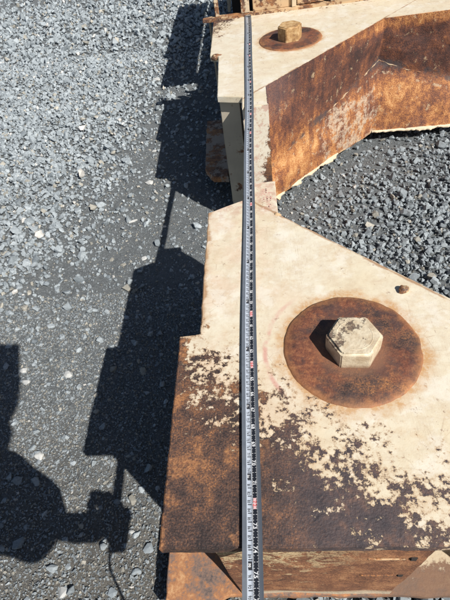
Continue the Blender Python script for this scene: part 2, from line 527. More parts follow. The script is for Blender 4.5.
def plain(name, col, rough=0.6, metal=0.0, var=0.15, sc=60, bump=0.2):
    g = G(name, rough, metal)
    n = g.noise(sc, 5, 0.65)
    c = g.mix(n, tuple(q * (1 - var) for q in col), tuple(min(1, q * (1 + var)) for q in col))
    return g.out(c, rough, g.bump(n, bump, 0.001))

M_near = painted('near_plate_paint', 'near')
M_far = painted('far_plate_paint', 'far')
M_inner = rusty_wall('inner_wall_rust', 'inner')
M_front = rusty_wall('front_wall_rust', 'front')
M_cream = old_paint('old_cream_paint', (0.70, 0.61, 0.46), 0.60)
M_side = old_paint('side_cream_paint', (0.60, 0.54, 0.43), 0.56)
M_rustpaint = old_paint('rusty_paint', (0.66, 0.54, 0.38), 0.50)
M_rusty = old_paint('mostly_rust', (0.62, 0.44, 0.26), 0.46)
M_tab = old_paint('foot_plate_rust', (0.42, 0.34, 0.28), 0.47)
def neck_mat():
    g = G('neck_front_paint', 0.6)
    x, y, z = g.xyz()
    n = g.noise(40, 6, 0.7)
    # paint kept on a strip that narrows downwards, rust to the right and at the foot
    v = g.M('ADD', g.M('ADD', g.M('MULTIPLY', x, 22), g.M('MULTIPLY', z, -4.5)), g.M('MULTIPLY', g.M('SUBTRACT', n, 0.5), 2.0))
    m = g.step(v, 0.85, 1.05)
    c = g.mix(g.step(g.noise(90, 6, 0.75), 0.5, 0.66), (0.80, 0.74, 0.61), (0.60, 0.44, 0.31))
    pk = g.M('MULTIPLY', g.step(g.noise(30, 5, 0.7, off=(7, 7, 0)), 0.5, 0.62), 0.6)
    c = g.mix(pk, c, (0.55, 0.28, 0.22))
    return g.out(g.mix(m, c, rust_colour(g, 0.47)), 0.65, g.bump(n, 0.4, 0.002))
M_neck = neck_mat()
M_cream2 = old_paint('bead_paint', (0.50, 0.38, 0.25), 0.47)
M_bolt = bolt_paint()
g = G('ochre_rusty_bolt', 0.6)
q_ = g.noise(60, 6, 0.7)
M_bolt2 = g.out(g.ramp(q_, [(0.3, (0.20, 0.10, 0.05)), (0.48, (0.46, 0.28, 0.12)), (0.66, (0.66, 0.48, 0.26))]), 0.6, g.bump(q_, 0.4, 0.002))
g = G('foot_plate_rusty', 0.75)
q_ = g.noise(15, 8, 0.78, off=(3, 0, 0)); q2 = g.noise(120, 5, 0.75)
c_ = g.ramp(g.M('ADD', g.M('MULTIPLY', q_, 0.7), g.M('MULTIPLY', q2, 0.3)), [(0.38, (0.09, 0.075, 0.075)), (0.455, (0.22, 0.15, 0.12)), (0.52, (0.40, 0.18, 0.08)), (0.60, (0.56, 0.32, 0.16)), (0.70, (0.62, 0.52, 0.38))])
xx_ = g.xyz()[0]
yy_ = g.xyz()[1]
cr_ = g.mix(g.step(g.M('ADD', g.M('MULTIPLY', g.M('SUBTRACT', 0.205, yy_), 14), g.M('MULTIPLY', g.M('SUBTRACT', q_, 0.5), 3.0)), 0.0, 0.25), (0.62, 0.53, 0.38), (0.19, 0.12, 0.085))
c_ = g.mix(g.M('MULTIPLY', g.step(xx_, 0.1, 0.2), 0.85), c_, cr_)
M_foot = g.out(c_, 0.75, g.bump(q2, 0.5, 0.002))
M_disc = disc_rust('disc_rust')
M_flake = plain('paint_flake', (0.70, 0.60, 0.44), 0.6, var=0.3)
M_dark = plain('dark_cavity_shade', (0.035, 0.028, 0.026), 0.9)  # near-black colour stands in for shade inside slots and openings

# ------------------------------------------------------------------ ground
def ground_mat():
    g = G('packed_grey_fines', 0.9, spec=0.25)
    x, y, z = g.xyz()
    a = g.noise(3.2, 5, 0.6)
    b = g.noise(60, 6, 0.75)
    c_ = g.noise(420, 4, 0.75)
    v = g.M('ADD', g.M('MULTIPLY', b, 0.45), g.M('MULTIPLY', c_, 0.55))
    x_ = x
    c1 = g.ramp(v, [(0.28, (0.095, 0.105, 0.112)), (0.5, (0.195, 0.215, 0.226)), (0.66, (0.30, 0.32, 0.33)), (0.8, (0.38, 0.40, 0.41))])
    # browner and paler close to the viewer
    br = g.M('MULTIPLY', g.step(g.M('ADD', y, g.M('MULTIPLY', a, 0.5)), 0.95, 0.35), g.step(x, 0.1, -0.1))
    c2 = g.ramp(v, [(0.28, (0.085, 0.080, 0.072)), (0.5, (0.205, 0.196, 0.176)), (0.66, (0.32, 0.30, 0.27)), (0.8, (0.42, 0.40, 0.36))])
    col = g.mix(br, c1, c2)
    vo = g.voro(150)
    chips = g.step(vo['Distance'], 0.34, 0.25)
    pick = g.M('MULTIPLY', chips, g.step(g.xyz(vo['Color'])[0], 0.6, 0.68))
    col = g.mix(g.M('MULTIPLY', pick, 0.55), col, (0.27, 0.285, 0.30))
    h = g.M('ADD', g.M('MULTIPLY', b, 0.6), g.M('MULTIPLY', c_, 0.4))
    nn = g.bump(h, 1.0, 0.014)
    nn = g.bump(g.M('SUBTRACT', 1.0, vo['Distance']), 0.5, 0.004, nn)
    return g.out(col, 0.92, nn)
M_ground = ground_mat()

def axis(lo, hi, fine_lo, fine_hi, d):
    a = list(np.arange(fine_lo, fine_hi + 1e-6, d))
    s, p = d, fine_hi
    while p < hi:
        s *= 1.35; p += s; a.append(min(p, hi))
    s, p = d, fine_lo
    while p > lo:
        s *= 1.35; p -= s; a.insert(0, max(p, lo))
    return np.array(a)
gx = axis(-90, 90, -1.7, 1.1, 0.011)
gy = axis(-90, 90, -0.1, 3.0, 0.012)
XX, YY = np.meshgrid(gx, gy)

def vnoise(x, y, sc, seed):
    """smooth value noise on a lattice"""
    r = np.random.default_rng(seed)
    T = r.random((256, 256))
    u, v = x * sc + 1000.3, y * sc + 1000.7
    i, j = np.floor(u).astype(int), np.floor(v).astype(int)
    fu, fv = u - i, v - j
    fu, fv = fu * fu * (3 - 2 * fu), fv * fv * (3 - 2 * fv)
    t = lambda a, b: T[a % 256, b % 256]
    return (t(i, j) * (1 - fu) + t(i + 1, j) * fu) * (1 - fv) + (t(i, j + 1) * (1 - fu) + t(i + 1, j + 1) * fu) * fv

def gheight(x, y):
    near = np.clip(1 - (np.abs(x) + np.abs(y - 1.5)) / 30, 0, 1)
    return GZ + near * ((vnoise(x, y, 2.2, 1) - .5) * .016 + (vnoise(x, y, 9, 2) - .5) * .008
                        + (vnoise(x, y, 40, 3) - .5) * .0055 + (vnoise(x, y, 83, 4) - .5) * .003)
ZZ = gheight(XX, YY)
V = np.stack([XX, YY, ZZ], -1).reshape(-1, 3)
ny, nx = XX.shape
I = np.arange(ny * nx).reshape(ny, nx)
F = np.stack([I[:-1, :-1], I[:-1, 1:], I[1:, 1:], I[1:, :-1]], -1).reshape(-1, 4)
gr = np_mesh('ground', V, F, M_ground, smooth=True)
gr['kind'] = 'structure'

# ---- crushed stone
def stone_shape(r, npts, jag=0.17):
    bm = bmesh.new()
    for _ in range(npts):
        v = Vector((r.normal(), r.normal(), r.normal())).normalized()
        # squarish blocks broken along planes
        m = max(abs(v.x), abs(v.y), abs(v.z))
        v = v * (0.6 + 0.4 * (1 / m if m > 0 else 1)) * (1 - jag * r.random())
        bm.verts.new(v)
    res = bmesh.ops.convex_hull(bm, input=bm.verts)
    bmesh.ops.delete(bm, geom=[g_ for g_ in res['geom_interior'] if isinstance(g_, bmesh.types.BMVert)], context='VERTS')
    bmesh.ops.triangulate(bm, faces=bm.faces)
    bm.verts.ensure_lookup_table()
    bmesh.ops.recalc_face_normals(bm, faces=bm.faces)
    bm.verts.index_update()
    V = np.array([v.co[:] for v in bm.verts])
    F = np.array([[v.index for v in f.verts] for f in bm.faces])
    bm.free()
    V = V - V.mean(0)
    V /= np.abs(V).max()
    return V, F

def rots(n, r, flat=0.6):
    """random rotations: any yaw, limited tilt"""
    a = r.random(n) * 2 * np.pi
    b = r.normal(size=n) * flat
    c = r.normal(size=n) * flat
    ca, sa, cb, sb, cc, sc = np.cos(a), np.sin(a), np.cos(b), np.sin(b), np.cos(c), np.sin(c)
    Rz = np.zeros((n, 3, 3)); Rz[:, 0, 0] = ca; Rz[:, 0, 1] = -sa; Rz[:, 1, 0] = sa; Rz[:, 1, 1] = ca; Rz[:, 2, 2] = 1
    Rx = np.zeros((n, 3, 3)); Rx[:, 0, 0] = 1; Rx[:, 1, 1] = cb; Rx[:, 1, 2] = -sb; Rx[:, 2, 1] = sb; Rx[:, 2, 2] = cb
    Ry = np.zeros((n, 3, 3)); Ry[:, 1, 1] = 1; Ry[:, 0, 0] = cc; Ry[:, 0, 2] = sc; Ry[:, 2, 0] = -sc; Ry[:, 2, 2] = cc
    return Rx @ Ry @ Rz

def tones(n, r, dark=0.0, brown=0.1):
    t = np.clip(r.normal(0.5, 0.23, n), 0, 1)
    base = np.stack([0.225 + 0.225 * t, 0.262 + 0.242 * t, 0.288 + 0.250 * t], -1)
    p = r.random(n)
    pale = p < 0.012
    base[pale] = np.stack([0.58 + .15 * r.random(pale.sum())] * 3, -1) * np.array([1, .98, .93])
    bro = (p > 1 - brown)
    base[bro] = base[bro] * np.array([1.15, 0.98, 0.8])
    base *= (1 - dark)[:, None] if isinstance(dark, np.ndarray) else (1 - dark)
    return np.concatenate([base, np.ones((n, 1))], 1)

def scatter(name, x, y, size, mat, nvar, npts, r, sink=0.25, dark=0.0, brown=0.06, zoff=None, flat=0.6):
    n = len(x)
    shapes = [stone_shape(r, npts) for _ in range(nvar)]
    which = r.integers(0, nvar, n)
    rot = rots(n, r, flat)
    asp = np.stack([0.5 * size, 0.5 * size * r.uniform(.6, 1, n), 0.5 * size * r.uniform(.45, .85, n)], -1)
    col = tones(n, r, dark, brown)
    z = gheight(x, y) + asp[:, 2] * (1 - 2 * sink * r.uniform(.3, 1.3, n))
    if zoff is not None:
        z = z + zoff
    Vs, Fs, Cs, off = [], [], [], 0
    for k, (v, f) in enumerate(shapes):
        m = np.where(which == k)[0]
        if not len(m): continue
        P = v[None] * asp[m][:, None, :]
        P = np.einsum('nij,nkj->nki', rot[m], P) + np.stack([x[m], y[m], z[m]], -1)[:, None, :]
        Vs.append(P.reshape(-1, 3))
        Fs.append((f[None] + (np.arange(len(m)) * len(v))[:, None, None] + off).reshape(-1, 3))
        Cs.append(np.repeat(col[m], len(v), 0))
        off += len(m) * len(v)
    o = np_mesh(name, np.concatenate(Vs), np.concatenate(Fs), mat, col=np.concatenate(Cs))
    return o

def stone_mat():
    g = G('crushed_stone', 0.75, spec=0.4)
    c = g.attr('tone')
    n = g.noise(170, 5, 0.7)
    col = g.mix(1.0, c, g.ramp(n, [(0.3, (0.72, 0.72, 0.72)), (0.7, (1.22, 1.22, 1.22))]), 'MULTIPLY')
    return g.out(col, 0.75, g.bump(g.noise(500, 3, 0.6), 0.3, 0.001))
M_stone = stone_mat()

def density(x, y):
    """how much loose stone lies at a place, 0..1"""
    n = vnoise(x, y, 2.6, 21) * .6 + vnoise(x, y, 7, 22) * .4
    # far and left: loose heaped stone; beside the frame and near the viewer: packed, few stones
    d = 0.95 + (n - .5) * 0.6
    side = 1 / (1 + np.exp(-((x + 0.76 - 0.05 * (y - 1.5)) / 0.08 + (n - .5) * 5)))      # strip beside the frame
    side = side * (1 / (1 + np.exp(-(3.2 - y) / .25)))
    d = d * (1 - 0.90 * side)
    near = 1 / (1 + np.exp((y - 1.02 + (n - .5) * .5) / 0.10))
    d = d * (1 - 0.91 * near)
    # stones filling the cut-out on the right
    cut = (x > 0.0)
    s = x * 0.55 - (y - 1.25) * 0.85 + (n - .5) * .5
    dc = 1 / (1 + np.exp(-(s - 0.02) / .09))
    d = np.where(cut, np.where((y > 0.1) & (y < 2.0), 0.22 + 0.78 * dc, d), d)
    band = np.exp(-((y - 4.75) / .35) ** 2)
    return np.clip(d * (1 - .75 * band), 0.02, 1)

def region(n, x0, x1, y0, y1, r, thr_pow=1.0):
    x = r.uniform(x0, x1, n); y = r.uniform(y0, y1, n)
    keep = r.random(n) < density(x, y) ** thr_pow
    return x[keep], y[keep]

r1 = np.random.default_rng(5)
x, y = region(84000, -1.7, 1.0, 0.05, 3.2, r1, 1.2)
sz = np.clip(np.exp(r1.normal(math.log(.0152), .40, len(x))), .008, .05)
cut = (x > 0.0) & (y < 2)
sz = np.where(cut, sz * 0.92, sz)
heap = density(x, y) * r1.random(len(x)) * 0.010
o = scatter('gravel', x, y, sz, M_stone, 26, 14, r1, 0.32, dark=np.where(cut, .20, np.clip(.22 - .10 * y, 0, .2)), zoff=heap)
o['kind'] = 'stuff'
x, y = region(66000, -4.2, 2.6, 3.2, 7.5, r1)
sz = np.clip(np.exp(r1.normal(math.log(.026), .35, len(x))), .012, .06)
o = scatter('gravel', x, y, sz, M_stone, 14, 9, r1, 0.25, zoff=density(x, y) * r1.random(len(x)) * .01)
o['kind'] = 'stuff'
x, y = region(20000, -4.2, -1.7, -1.0, 3.2, r1)
sz = np.clip(np.exp(r1.normal(math.log(.026), .35, len(x))), .012, .05)
o = scatter('gravel', x, y, sz, M_stone, 14, 9, r1, 0.25)
o['kind'] = 'stuff'
# half-buried stones in the packed strip
n = 3600
x = r1.uniform(-1.2, -.12, n); y = r1.uniform(0.0, 3.0, n)
sz = np.clip(np.exp(r1.normal(math.log(.011), .45, n)), .004, .028)
o = scatter('embedded_stones', x, y, sz, M_stone, 20, 18, r1, 0.70, dark=.14, brown=.2, flat=.3)
o['kind'] = 'stuff'
# grit, a few millimetres
n = 70000
x = r1.uniform(-1.15, .75, n); y = r1.uniform(0.02, 1.9, n) ** 1.0
x[:n // 2] = r1.uniform(-.95, -.1, n // 2); y[:n // 2] = r1.uniform(0.02, 1.0, n // 2)
sz = np.clip(np.exp(r1.normal(math.log(.0052), .35, n)), .002, .011)
o = scatter('grit', x, y, sz, M_stone, 12, 7, r1, 0.35, dark=.28, brown=.25)
o['kind'] = 'stuff'

# single pale stones one can pick out
M_pale = plain('pale_limestone', (0.50, 0.51, 0.50), 0.75, var=0.2, sc=90, bump=0.5)
M_blue = plain('bluish_stone', (0.27, 0.31, 0.34), 0.75, var=0.2, sc=90, bump=0.5)
PALE = [
 (-0.594, 0.688, .036, 'pale rounded stone alone on the packed grey strip, left of the frame shadow step', 0),
 (-0.607, 0.450, .030, 'light square stone just above the curved arm shadow', 0),
 (-0.574, 2.665, .055, 'biggest white stone beside the far end of the frame shadow', 0),
 (-0.480, 1.616, .045, 'white flat stone next to the toothed edge of the shadow, behind the tape shadow', 0),
 (-0.314, 0.196, .030, 'large bluish stone between the hand shadow and the rusty foot plate', 1),
 (-0.297, 0.238, .038, 'tall bluish stone close under the slanting shadow edge at the near corner', 1),
 (-0.339, 0.272, .024, 'small pale stone touching the right side of the hand shadow', 0),
 (-0.362, 0.158, .026, 'pale stone at the bottom edge of the photo under the hand shadow', 1),
 (-0.715, 0.672, .036, 'larger white stone at the rim of the round shadow on the left edge', 0),
 (-0.737, 0.710, .030, 'smaller white stone just behind another one at the round shadow rim', 0),
 (-0.465, 0.159, .034, 'whitish flat stone below the forearm shadow at the bottom of the photo', 0),
 (-0.509, 1.367, .045, 'long white sliver of stone lying across the dark packed ground', 0),
 (-0.822, 1.296, .036, 'bright stone in the loose gravel on the left', 0),
 (-0.491, 1.872, .030, 'small bright stone on dark ground near the shadow tooth', 0),
 (-0.440, 1.158, .034, 'tan edged stone just left of the thick shadow block', 0),
]
r2 = np.random.default_rng(77)
for i, (px, py_, s_, lab, tone) in enumerate(PALE):
    s_ *= .85
    v, f = stone_shape(r2, 24)
    asp = np.array([.5 * s_, .5 * s_ * r2.uniform(.6, .85), .5 * s_ * .5])
    if 'sliver' in lab: asp = np.array([.55 * s_, .16 * s_, .16 * s_])
    a = r2.uniform(-.5, .5)
    P = v * asp
    P = P @ np.array([[math.cos(a), math.sin(a), 0], [-math.sin(a), math.cos(a), 0], [0, 0, 1]])
    zz = float(gheight(np.array([px]), np.array([py_]))[0]) + asp[2] * .3
    o = np_mesh('stone', P, f, M_blue if tone else M_pale)
    o.location = (px, py_, zz)
    tag(o, lab, 'stone', 'large pale stones on the packed ground')

# ------------------------------------------------------------------ steel frames
def hex_bolt(c, rad, hgt, rot, z0, parent, label, seed, M_bolt):
    bm = bmesh.new()
    r0 = [bm.verts.new((c[0] + rad * math.cos(rot + k * math.pi / 3), c[1] + rad * math.sin(rot + k * math.pi / 3), z0)) for k in range(6)]
    f = bm.faces.new(r0)
    r = bmesh.ops.extrude_face_region(bm, geom=[f])
    bmesh.ops.translate(bm, vec=(0, 0, hgt), verts=[v for v in r['geom'] if isinstance(v, bmesh.types.BMVert)])
    bmesh.ops.recalc_face_normals(bm, faces=bm.faces)
    bmesh.ops.bevel(bm, geom=[e for e in bm.edges if abs(e.verts[0].co.z - e.verts[1].co.z) > .01], offset=.0015, segments=2, affect='EDGES')
    bm.edges.ensure_lookup_table()
    bmesh.ops.bevel(bm, geom=[e for e in bm.edges if all(v.co.z > z0 + hgt - 1e-5 for v in e.verts)], offset=.0035, segments=3, affect='EDGES')
    o = obj('bolt', bm, M_bolt, parent, 50)
    o['label'] = label
    # raised turned ring and small centre mark on the head
    bm = bmesh.new()
    N = 64
    prof = [(rad * .60, 0.0), (rad * .615, .0006), (rad * .645, .0006), (rad * .66, 0.0)]
    rings = [[bm.verts.new((c[0] + q * math.cos(2 * math.pi * k / N), c[1] + q * math.sin(2 * math.pi * k / N), z0 + hgt - .0003 + zz)) for k in range(N)] for q, zz in prof]
    for a, b in zip(rings, rings[1:]):
        for k in range(N):
            bm.faces.new((a[k], a[(k + 1) % N], b[(k + 1) % N], b[k]))
    obj('raised_ring', bm, M_bolt, o, 60)
    return o

def disc(c, rad, z0, z1, parent, seed):
    bm = bmesh.new()
    N = 120
    prof = [(rad + .003, z0), (rad + .001, z1 - .0016), (rad - .002, z1), (rad * .8, z1 + .0002), (rad * .45, z1)]
    rings = []
    for q, zz in prof:
        rings.append([bm.verts.new((c[0] + (q + .0016 * noise.noise(Vector((math.cos(t) * 5 + seed, math.sin(t) * 5, 0))) + .001 * noise.noise(Vector((math.cos(t) * 16 + seed, math.sin(t) * 16, 0)))) * math.cos(t),
                                    c[1] + (q + .0016 * noise.noise(Vector((math.cos(t) * 5 + seed, math.sin(t) * 5, 0))) + .001 * noise.noise(Vector((math.cos(t) * 16 + seed, math.sin(t) * 16, 0)))) * math.sin(t), zz))
                      for t in [2 * math.pi * k / N for k in range(N)]])
    for a, b in zip(rings, rings[1:]):
        for k in range(N):
            bm.faces.new((a[k], a[(k + 1) % N], b[(k + 1) % N], b[k]))
    bm.faces.new(rings[-1])
    return obj('washer_disc', bm, M_disc, parent, 40)

XE = 1.30
PT = -0.018      # underside of the top plates
# near frame ---------------------------------------------------------
near = empty('steel_frame', (0.4, 0.45, GZ), 'near frame of cream painted steel with bare rusty front corner and big hex bolt', 'steel frame', 'steel frames laid end to end')
out_near = [(-.155, .134), (XE, .134), (XE, .333), (.452, .333), (.0235, .7535), (.0235, .873), (-.049, .873),
            (-.049, .812), (-.124, .778), (-.1235, .454), (-.157, .451)]
plate('top_plate', out_near, PT, 0, M_near, near, seed=2, amp=.001)
z_b = -0.40
loft('front_wall', [[(-.092, .1375, PT), (.172, .1375, PT)], [(-.092, .150, z_b), (.172, .150, z_b)]], .012, M_front, near, seed=3, dent=.002)
loft('front_wall', [[(.36, .1375, PT), (XE - .01, .1375, PT)], [(.36, .150, z_b), (XE - .01, .150, z_b)]], .012, M_front, near, seed=3, dent=.002)
# the wall turned inwards at its right end
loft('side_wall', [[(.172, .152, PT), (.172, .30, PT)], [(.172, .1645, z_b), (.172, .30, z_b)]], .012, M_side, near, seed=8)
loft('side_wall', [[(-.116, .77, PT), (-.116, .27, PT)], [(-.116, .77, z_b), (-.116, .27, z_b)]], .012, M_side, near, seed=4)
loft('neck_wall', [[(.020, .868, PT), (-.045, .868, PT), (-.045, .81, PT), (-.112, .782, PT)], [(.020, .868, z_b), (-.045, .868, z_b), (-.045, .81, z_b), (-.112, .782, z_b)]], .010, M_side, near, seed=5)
loft('inner_wall', [[(XE - .01, .330, PT), (.450, .330, PT), (.0205, .7515, PT), (.0205, .856, PT)],
                    [(XE - .01, .330, z_b), (.450, .330, z_b), (.0205, .7515, z_b), (.0205, .856, z_b)]], .012, M_rusty, near, seed=6, dent=.002)
plate('foot_plate', [(-.119, .147), (XE, .147), (XE, .325), (.44, .325), (.012, .745), (.012, .855), (-.05, .855), (-.115, .78), (-.115, .29),
                     (-.2385, .28), (-.2385, .125), (-.165, .125)], z_b - .02, z_b, M_foot, near, seed=7, amp=.0015)
disc((.1145, .410), .1015, -.002, .0028, near, 1)
hex_bolt((.1160, .4065), .0415, .033, R(-5), .003, near, 'chipped cream hex bolt head on the large rusty disc, nearest the viewer', 1, M_bolt)
# weld lump near the slanting edge
def lump(name, c, s, mat, parent, seed, rz=0):
    bm = bmesh.new()
    bmesh.ops.create_icosphere(bm, subdivisions=3, radius=1)
    for v in bm.verts:
        d = 1 + .35 * noise.noise(v.co * 1.4 + Vector((seed, 0, 0))) + .15 * noise.noise(v.co * 4 + Vector((0, seed, 0)))
        v.co = Vector((v.co.x * s[0] * d, v.co.y * s[1] * d, v.co.z * s[2] * d))
    bmesh.ops.transform(bm, matrix=Matrix.Translation(c) @ Matrix.Rotation(rz, 4, 'Z'), verts=bm.verts)
    return obj(name, bm, mat, parent, 60)
lump('weld_and_sunspot_lump', (.218, .518, .004), (.0085, .0075, .006), M_rusty, near, 2, .6)
lump('weld_and_sunspot_lump', (.021, .752, -.004), (.008, .007, .006), M_rusty, near, 4)
# slots in the front wall: shallow plugs, hole shade painted black, scratch beside each
for (sx, sz_) in ((.155, -.085), (.158, -.205)):
    yy = .1375 + (-.018 - sz_) / .382 * .0125
    bm = bmesh.new()
    box(bm, (sx, yy - .0002, sz_), (.009, .003, .012), bev=.001)
    obj('slot', bm, M_dark, near, 40)
    bm = bmesh.new()
    box(bm, (sx - .033, yy - .0003, sz_), (.048, .0026, .006), bev=.0011)
    obj('weld_bead', bm, M_rusty, near, 40)

# red stencil on the neck: worn strokes of paint
g = G('faded_red_stencil', 0.6)
nmask = g.step(g.noise(210, 6, 0.75), 0.44, 0.60)
col = g.mix(nmask, (0.72, 0.60, 0.47), (0.60, 0.26, 0.22))
M_red = g.out(col, 0.6)
def stroke(bm, x0, y0, x1, y1, w_=.0028):
    a, b = Vector((x0, y0)), Vector((x1, y1))
    d = (b - a).normalized()
    n = Vector((-d.y, d.x)) * w_ / 2
    vs = [bm.verts.new((p.x, p.y, .0004)) for p in (a - n, b - n, b + n, a + n)]
    bm.faces.new(vs)
bm = bmesh.new()
def strokes(cx, cy, s, lst):
    for x0, y0, x1, y1 in lst:
        stroke(bm, cx + x0 * s, cy + y0 * s, cx + x1 * s, cy + y1 * s)
# three worn characters one under the other
strokes(.0015, .836, .0115, [(-1, .7, 1, .7), (-.7, .15, .7, .15), (-1, -.5, 1, -.5), (0, 1.1, 0, -.5), (-1, -1, 1, -1.0)])
strokes(.003, .808, .0095, [(-.8, .8, .8, .8), (-.8, 0, .8, 0), (-.8, -.8, .8, -.8), (-.8, .8, -.8, -.8), (.8, .8, .8, -.8), (0, .8, 0, -.8)])
strokes(.003, .782, .008, [(-1.6, -.6, -1.0, -.6), (-.2, .8, .9, .8), (.9, .8, .2, -.2), (.2, -.2, .9, -.9), (-.4, 0, .4, -.1)])
obj('red_stencil', bm, M_red, near)

# far frame -----------------------------------------------------------
far = empty('steel_frame', (0.4, 1.7, GZ), 'far frame of cream painted steel with the deep rusty inner wall and smaller looking bolt', 'steel frame', 'steel frames laid end to end')
out_far = [(-.157, 2.0125), (-.1565, 1.655), (-.127, 1.640), (-.1215, 1.335), (-.049, 1.312), (-.049, 1.245), (.0235, 1.245), (.0235, 1.3685),
           (.456, 1.801), (XE, 1.801), (XE, 2.0125)]
plate('top_plate', out_far, PT, 0, M_far, far, seed=12, amp=.0005)
fold = [(.0205, 1.2555, -.26), (.0205, 1.371, -.275), (.184, 1.5365, -.24), (.28, 1.634, -.209), (.458, 1.812, -.145), (.573, 1.813, -.195), (.73, 1.813, -.238), (XE - .01, 1.813, -.24)]
TZ = -.0015
top_ = [(.0262, 1.2555, TZ), (.0262, 1.3672, TZ), (.1850, 1.5260, TZ), (.2830, 1.6240, TZ), (.4570, 1.7980, TZ), (.573, 1.798, TZ), (.73, 1.798, TZ), (XE - .01, 1.798, TZ)]
low_ = [(.022, 1.2555, -.41), (.030, 1.372, -.41), (.20, 1.535, -.41), (.30, 1.632, -.41), (.448, 1.764, -.41), (.573, 1.757, -.41), (.73, 1.755, -.41), (XE - .01, 1.755, -.41)]
mid2 = [tuple(np.array(a) * .45 + np.array(b) * .55 + np.array((0.004, -.006, 0))) for a, b in zip(fold, low_)]
rev = lambda L: L[::-1]
# rows must run so that the face looks to the right-hand side of the path
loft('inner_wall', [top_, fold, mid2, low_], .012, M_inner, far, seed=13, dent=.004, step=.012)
loft('neck_wall', [[(-.0485, 1.2437, -.0015), (.0250, 1.2437, -.0015)], [(-.0485, 1.2437, -.40), (.0250, 1.2437, -.40)]], .010, M_neck, far, seed=14)
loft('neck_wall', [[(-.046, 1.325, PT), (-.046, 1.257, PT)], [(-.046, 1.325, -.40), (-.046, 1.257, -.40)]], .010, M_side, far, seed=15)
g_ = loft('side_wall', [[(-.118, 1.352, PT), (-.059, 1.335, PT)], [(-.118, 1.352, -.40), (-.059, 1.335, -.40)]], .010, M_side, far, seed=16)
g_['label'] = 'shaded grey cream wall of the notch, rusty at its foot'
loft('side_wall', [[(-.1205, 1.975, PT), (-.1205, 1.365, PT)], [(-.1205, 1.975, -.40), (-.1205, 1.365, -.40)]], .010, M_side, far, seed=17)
plate('foot_plate', [(-.120, 1.345), (-.05, 1.33), (-.03, 1.27), (.01, 1.27), (.02, 1.385), (.44, 1.80), (XE, 1.80), (XE, 1.985), (-.125, 1.985)],
      -.425, -.405, M_rustpaint, far, seed=18, amp=.0015)
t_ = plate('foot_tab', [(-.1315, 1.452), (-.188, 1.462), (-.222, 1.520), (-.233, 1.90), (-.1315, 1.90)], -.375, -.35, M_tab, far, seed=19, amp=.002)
t_['label'] = 'dim rusty foot tab in the shadow beside the notch'
disc((.1215, 1.7165), .1065, -.002, .003, far, 5)
hex_bolt((.1200, 1.712), .0415, .044, R(8), .003, far, 'yellowish brown hex bolt head on the farther rusty disc', 2, M_bolt2)
lump('weld_and_sunspot_lump', (-.133, 1.652, -.006), (.022, .012, .010), M_rusty, far, 9)
lump('weld_and_sunspot_lump', (-.096, 1.350, -.12), (.004, .003, .006), M_cream, far, 10)  # small cream lump stands in for a sunlit spot on the notch wall

# rough weld bead following the fold of the inner wall
fp = []
for a, b in zip(fold[1:], fold[2:]):
    a, b = Vector(a), Vector(b)
    k = int((b - a).length / .008)
    for q in range(k):
        p = a.lerp(b, q / k)
        fp.append(p + Vector((0, .0025, 0)) + Vector((noise.noise(p * 60), -.001 + noise.noise(p * 60 + Vector((5, 0, 0))), noise.noise(p * 45 + Vector((0, 9, 0))) * 1.6)) * .0035)
ribbon_tube('weld_bead', fp, [.0016 + .0035 * noise.noise(p * 38) + .001 * noise.noise(p * 150) for p in fp], M_cream2, far)

# peeling paint lips along the foot of the inner wall
def lip(pts, z, seed, wmax, mat):
    bm = bmesh.new()
    P = [Vector((*p, 0)) for p in pts]
    out = []
    for a, b in zip(P, P[1:]):
        k = max(2, int((b - a).length / .006))
        d = (b - a).normalized()
        n = Vector((d.y, -d.x, 0))
        for j in range(k):
            p = a.lerp(b, j / k)
            wv = wmax * (.35 + .9 * noise.noise(Vector((p.x * 18 + seed, p.y * 18, 0))) + .5 * noise.noise(Vector((p.x * 70, p.y * 70, seed))))
            wv = max(.002, wv)
            out.append((p - n * .004, p + n * wv, noise.noise(Vector((p.x * 30, p.y * 30, seed))) * .006))
    up = [(bm.verts.new((a.x, a.y, z)), bm.verts.new((b.x, b.y, z - .004 + h)), bm.verts.new((b.x, b.y, z - .008 + h)), bm.verts.new((a.x, a.y, z - .006))) for a, b, h in out]
    for s0, s1 in zip(up, up[1:]):
        for k in range(4):
            bm.faces.new((s0[k], s0[(k + 1) % 4], s1[(k + 1) % 4], s1[k]))
    return obj('paint_lip', bm, mat, far, 40)
lip([(.032, 1.374), (.20, 1.537), (.30, 1.633)], -.402, 3, .022, M_flake)
lip([(.30, 1.633), (.448, 1.766)], -.402, 5, .008, M_rusty)
lip([(.452, 1.763), (.573, 1.757), (.73, 1.755), (XE - .02, 1.755)], -.400, 9, .020, M_flake)

# frame behind ----------------------------------------------------------
back = empty('steel_frame', (0.4, 2.8, GZ), 'third rusty steel frame along the top of the photo, with a dark opening', 'steel frame', 'steel frames laid end to end')
plate('front_ledge', [(-.200, 2.000), (XE, 2.004), (XE, 2.040), (-.150, 2.042), (-.200, 2.030)], -.004, .006, M_rusty, back, seed=31, amp=.002)
def vbox(name, c, s, mat, rz=0, bev=.002):
    bm = bmesh.new()
    box(bm, c, s, rz, bev)
    return obj(name, bm, mat, back, 40)
vbox('side_plate', (-.176, 2.045, -.20), (.008, .022, .38), M_side)
vbox('post', (-.142, 2.030, .034), (.016, .020, .056), M_rustpaint)
vbox('post', (-.030, 2.030, .034), (.034, .018, .056), M_rustpaint)
vbox('front_plate', (.075, 2.034, .034), (.150, .012, .056), M_rusty)
vbox('post', (.160, 2.026, .034), (.018, .020, .056), M_rustpaint)
vbox('front_plate', (.225, 2.036, .040), (.105, .010, .064), M_rusty)
